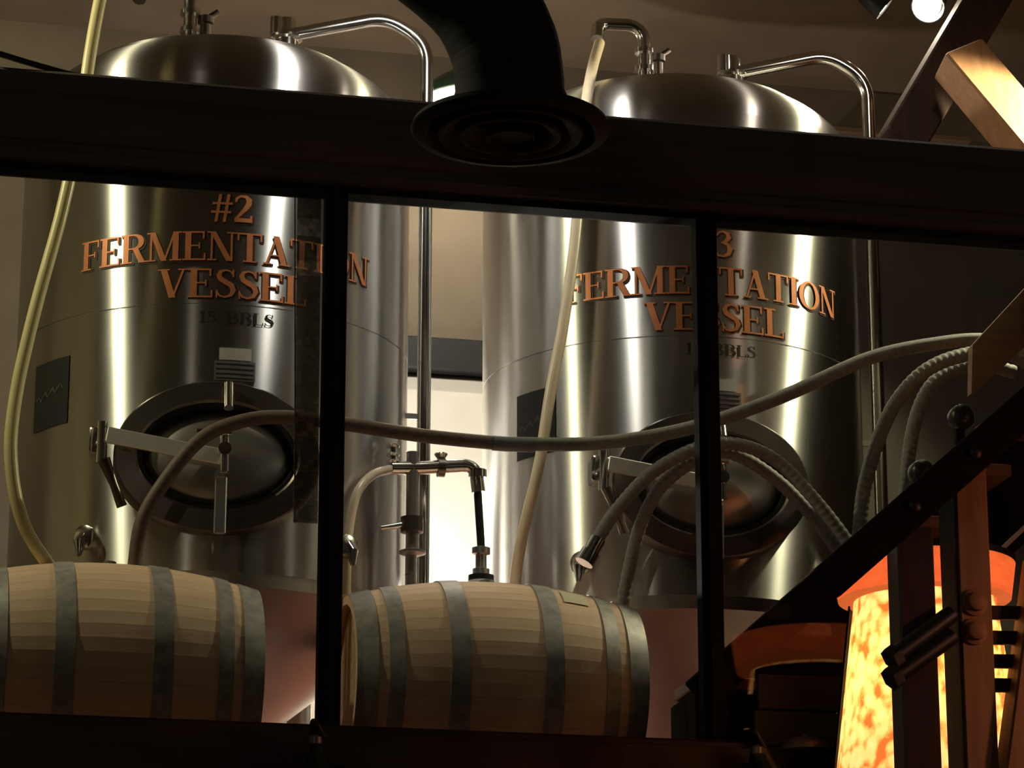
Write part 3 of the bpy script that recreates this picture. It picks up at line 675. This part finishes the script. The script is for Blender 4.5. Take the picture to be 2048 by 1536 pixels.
for px, py, r_ in ((1922, 835, .042), (1842, 945, .040)):   # round bolt covers on brackets above the stringer
    c = at(px, py, W1-.03)-O
    kn = MB().lathe([(r_*.9, -.03), (r_, -.02), (r_, .02), (r_*.8, .034), (r_*.5, .040), (.0001, .042)], 28, c, Matrix(((1,0,0),(0,0,-1),(0,1,0)))).build('end_cap', 'black_panel', st_, 40)
    MB().bar(c+Vector((0,.02,0)), c+Vector((.0,.02,-.085)), .03, .02, (1,0,0)).build('cap_bracket', 'stair_dark', st_)

# ------------------------------------------------------------------ mica lantern, timber posts and slats on the bar side
LC = at(1868, 1700, -.54); LTZ = at(1868, 1205, -.54).z; CTZ = at(1868, 1135, -.54).z
ln = empty('mica_lantern', (LC.x, -.54, LC.z)); tag(ln, 'glowing amber mica lantern behind the two bolted timber posts', 'lamp')
hh = LTZ-LC.z
MB().lathe([(.312, 0), (.215, hh)], 40).build('shade', 'mica_shade', ln, 60).data
ln.children[0].data.polygons[-1].use_smooth = False
ch = CTZ-LTZ
MB().lathe([(.216, 0), (.262, .004), (.278, ch), (.274, ch), (.258, .010), (.216, .006)], 48, (0,0,hh), closed=True).build('collar', 'amber_collar', ln, 50)['label'] = 'plain amber collar'
MB().lathe([(.280, 0), (.280, .02), (.03, .05), (.0201, .05)], 40, (0,0,hh+ch)).build('cap', 'black_metal', ln, 40)
m = MB(); P = []; na = 24
for rr_, off_ in ((1.0, 0), (1.0, .006)):
    for kz in (0, 1):
        for i in range(na+1):
            aa = R(14+152*i/na); rad_ = (.318, .226)[kz]+off_; P.append((rad_*math.cos(aa), rad_*math.sin(aa), (0, hh*.985)[kz]))
q = na+1; fs = []
for i in range(na): fs += [(i, i+1, q+i+1, q+i), (2*q+i+1, 2*q+i, 3*q+i, 3*q+i+1), (q+i, q+i+1, 3*q+i+1, 3*q+i), (i+1, i, 2*q+i, 2*q+i+1)]
clean(m.add(P, fs).build('spill_shield', 'matte_dark', ln, 50))  # added shield, keeps lantern light and its reflection off the glass
MB().lathe([(.335, -.02), (.335, .0), (.30, .0), (.30, -.02)], 40, closed=True).build('rim', 'black_metal', ln, 40)
MB().tube([(0,0,-.02), (0,0,-LC.z)], .03, 14).build('pole', 'black_metal', ln, 40)
MB().lathe([(.16, 0), (.16, .03), (.03, .05)], 28, (0,0,-LC.z)).build('foot', 'black_metal', ln, 40)
MB().lathe([(.0001, -.07), (.05, -.03), (.05, .03), (.02, .08)], 18, (0,0,hh*.70)).build('bulb', 'bulb_amber', ln, 60)
point_light('lantern_glow', (0, -.0, hh*.66), 6.0, (1, .58, .22), .08, ln)
def post(pxt, pyt, pxb, w, wd, dp, ext, mat, label):
    a = at(pxt, pyt, w); b = at(pxb, 1536, w); t = empty('timber_post', (b.x, w+dp/2, 0)); tag(t, label, 'post', 'bolted timber posts')
    MB().box((0, 0, a.z/2+ext/2), (wd, dp, a.z+ext), bev=.006).build('post', mat, t); return t
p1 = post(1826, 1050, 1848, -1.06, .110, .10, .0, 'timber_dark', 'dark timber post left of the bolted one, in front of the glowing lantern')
p2 = post(1949, 930, 1966, -1.00, .100, .13, .0, 'timber', 'reddish timber post with two round bolt heads, right of the dark post')
MB().box((-.053, 0, (at(1949, 930, -1.0).z)/2), (.006, .128, at(1949, 930, -1.0).z-.01)).build('shaded_face', 'matte_dark', p2)  # dark sheet stands in for the post's unlit left face
for py in (1206, 1264):
    c = at(1948, py, -1.0)-p2.location
    MB().lathe([(.039, 0), (.039, .010), (.028, .014), (.026, .030), (.0201, .034)], 24, c, Matrix(((1,0,0),(0,0,-1),(0,1,0)))).build('bolt_head', 'timber', p2, 40)
for ya, yb in ((1316, 1228), (1356, 1272)):
    a, b = at(1784, ya, -1.095), at(1903, yb, -1.075)
    MB().tube([a-p1.location, b-p1.location], .027, 16).build('tie_rod', 'black_metal', p1, 40)
    d = (b-a).normalized(); MB().tube([a-d*.01-p1.location, a+d*.02-p1.location], .036, 6).build('nut', 'black_metal', p1)
a, b = at(1652, 1167, -1.11), at(2150, 731, -1.11)
db = empty('stringer_front', tuple((a+b)/2)); tag(db, 'dark front stretch of the stair stringer, bolted across the two timber posts above the lantern', 'beam'); c = db.location.copy()
MB().bar(a-c, b-c, .04, .105, (0,1,0), .005).build('beam', 'stair_dark', db)  # separate piece, lines up with the staircase stringer only from this camera
for px in (1829, 1951):
    p = at(px, 1134-(px-1690)*.877, -1.135)-c
    MB().lathe([(.018, 0), (.018, .006), (.010, .012), (.0051, .013)], 16, p, Matrix(((1,0,0),(0,0,-1),(0,1,0)))).build('bolt', 'black_metal', db, 40)
bp = empty('slanted_timber', tuple(Vector((at(2014, 1536, -1.0).x, -1.0, 0)))); tag(bp, 'slanted red-lit timber brace at the right edge beside the lantern', 'brace')
a, b = at(2092, 1120, -1.0), at(2034, 1570, -1.0)
MB().bar(a-bp.location, b-bp.location, .11, .10, (1,0,0), .006).build('brace', 'timber', bp)
for py in (1225, 1275, 1322, 1370):
    a, b = at(1962, py, -.98), at(2062, py+2, -.98)
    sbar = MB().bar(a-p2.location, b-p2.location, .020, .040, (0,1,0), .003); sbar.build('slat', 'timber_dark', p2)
# dark boarded screen added to stop lantern spill through the window
t0, t1 = at(1508, 1345, -.16), at(1508, 1640, -.16)
scn = empty('glow_screen', (t0.x+.5, -.15, t1.z)); tag(scn, 'dark boarded screen added behind the lantern to block its glow, under the stair', 'screen')
nb = 4; bh = (t0.z-t1.z)/nb
for i in range(nb):
    xl = .012*(i % 2)
    MB().box((xl/2+.1, 0, bh*(i+.5)), (1.2-xl, .02, bh-.006), bev=.003).build('board', 'screen_board', scn)
for xx in (-.3, .6): MB().box((xx, .015, bh*nb/2), (.04, .012, bh*nb)).build('batten', 'matte_dark', scn)
MB().box((.6, -.0, -t1.z/2), (.05, .05, t1.z)).build('leg', 'matte_dark', scn); MB().box((-.3, -.0, -t1.z/2), (.05, .05, t1.z)).build('leg', 'matte_dark', scn)
# added unseen lamps: one reddens post and brace, two fill the bar side
def add_fill_lamp(name, loc, watts, col, label, mat):
    t = empty(name, loc); tag(t, label, 'lamp')
    MB().lathe([(.20, 0), (.12, .22), (.02, .25), (.0151, .25)], 32).build('shade', mat, t, 50)
    MB().tube([(0,0,.24), (0,0,CZ-loc[2])], .012, 10).build('stem', 'black_metal', t, 40)
    MB().lathe([(.0001, -.06), (.04, -.03), (.04, .03), (.02, .06)], 16, (0,0,-.02)).build('bulb', 'bulb_white', t, 60)
    point_light('fill_glow', (0, 0, -.12), watts, col, .08, t)
add_fill_lamp('bar_fill_lamp', (2.35, -2.0, 3.60), 17, (1, .26, .08), 'added amber lamp unseen beyond the right edge, reddening post and brace', 'shade_white')
add_fill_lamp('bar_fill_lamp', (-3.6, -7.0, 5.2), 26, WARM, 'added fill lamp unseen behind us on the left', 'shade_white')
add_fill_lamp('bar_fill_lamp', (5.6, -6.5, 5.2), 26, WARM, 'added fill lamp unseen behind us on the right', 'shade_white')
# dim lamps fixed in front of the sill
def sill_lamp(px, py, label):
    c = at(px, py, -.26); t = empty('sill_lamp', (c.x, -.14, c.z-.10)); tag(t, label, 'lamp', 'small lamps on the sill apron'); q = c - t.location
    MB().box((0, -.008, .04), (.07, .016, .10), bev=.004).build('wall_plate', 'black_metal', t)
    MB().tube(smooth_path([Vector((0, -.01, .05)), Vector((-.005, -.06, .12)), q+Vector((-.02, 0, .065)), q+Vector((.005, 0, .03)), q+Vector((.03,0,-.03))], 8), .011, 12).build('arm', 'black_metal', t, 60)
    d = Vector((.35, -.1, -.9)).normalized(); M = d.to_track_quat('Z', 'Y').to_matrix()
    MB().lathe([(.015, -.05), (.032, -.04), (.036, .0), (.050, .055), (.046, .055), (.03, .0)], 24, q+Vector((.012, 0, -.03)), M).build('head', 'black_metal', t, 45)
    MB().lathe([(.0001, -.022), (.022, -.010), (.022, .010), (.0001, .022)], 16, q+Vector((-.018, -.02, .005))).build('knuckle', 'lamp_grey', t, 40)
    return t
sill_lamp(640, 1488, 'small black lamp on the sill apron at the foot of the left mullion')
sill_lamp(1522, 1508, 'small black lamp on the sill apron below the staircase foot')
c = at(1610, 1503, -.26); dl = empty('dome_shade', (c.x, -.26, c.z)); tag(dl, 'shallow grey dome lampshade at the sill left of the glowing lantern', 'lamp shade')
MB().lathe([(.085, 0), (.082, .008), (.066, .026), (.04, .040), (.012, .046), (.0101, .056)], 40).build('dome', 'lamp_grey', dl, 50)
MB().tube([(0, 0, .01), (0, .10, -.005)], .012, 12).build('bracket', 'lamp_grey', dl, 40)

# ------------------------------------------------------------------ timber frame at the upper right
def timber(name, a, b, wd, dp, mat, label, side=(1,0,0)):
    t = empty(name, tuple((Vector(a)+Vector(b))/2)); tag(t, label, 'beam', 'roof timbers'); c = t.location.copy()
    MB().bar(Vector(a)-c, Vector(b)-c, wd, dp, side, .008).build('beam', mat, t); return t
timber('roof_timber', at(1915, 115, 1.05), at(2155, 400, .85), .185, .15, 'timber', 'brightly lit timber brace running down to the right at the upper right')
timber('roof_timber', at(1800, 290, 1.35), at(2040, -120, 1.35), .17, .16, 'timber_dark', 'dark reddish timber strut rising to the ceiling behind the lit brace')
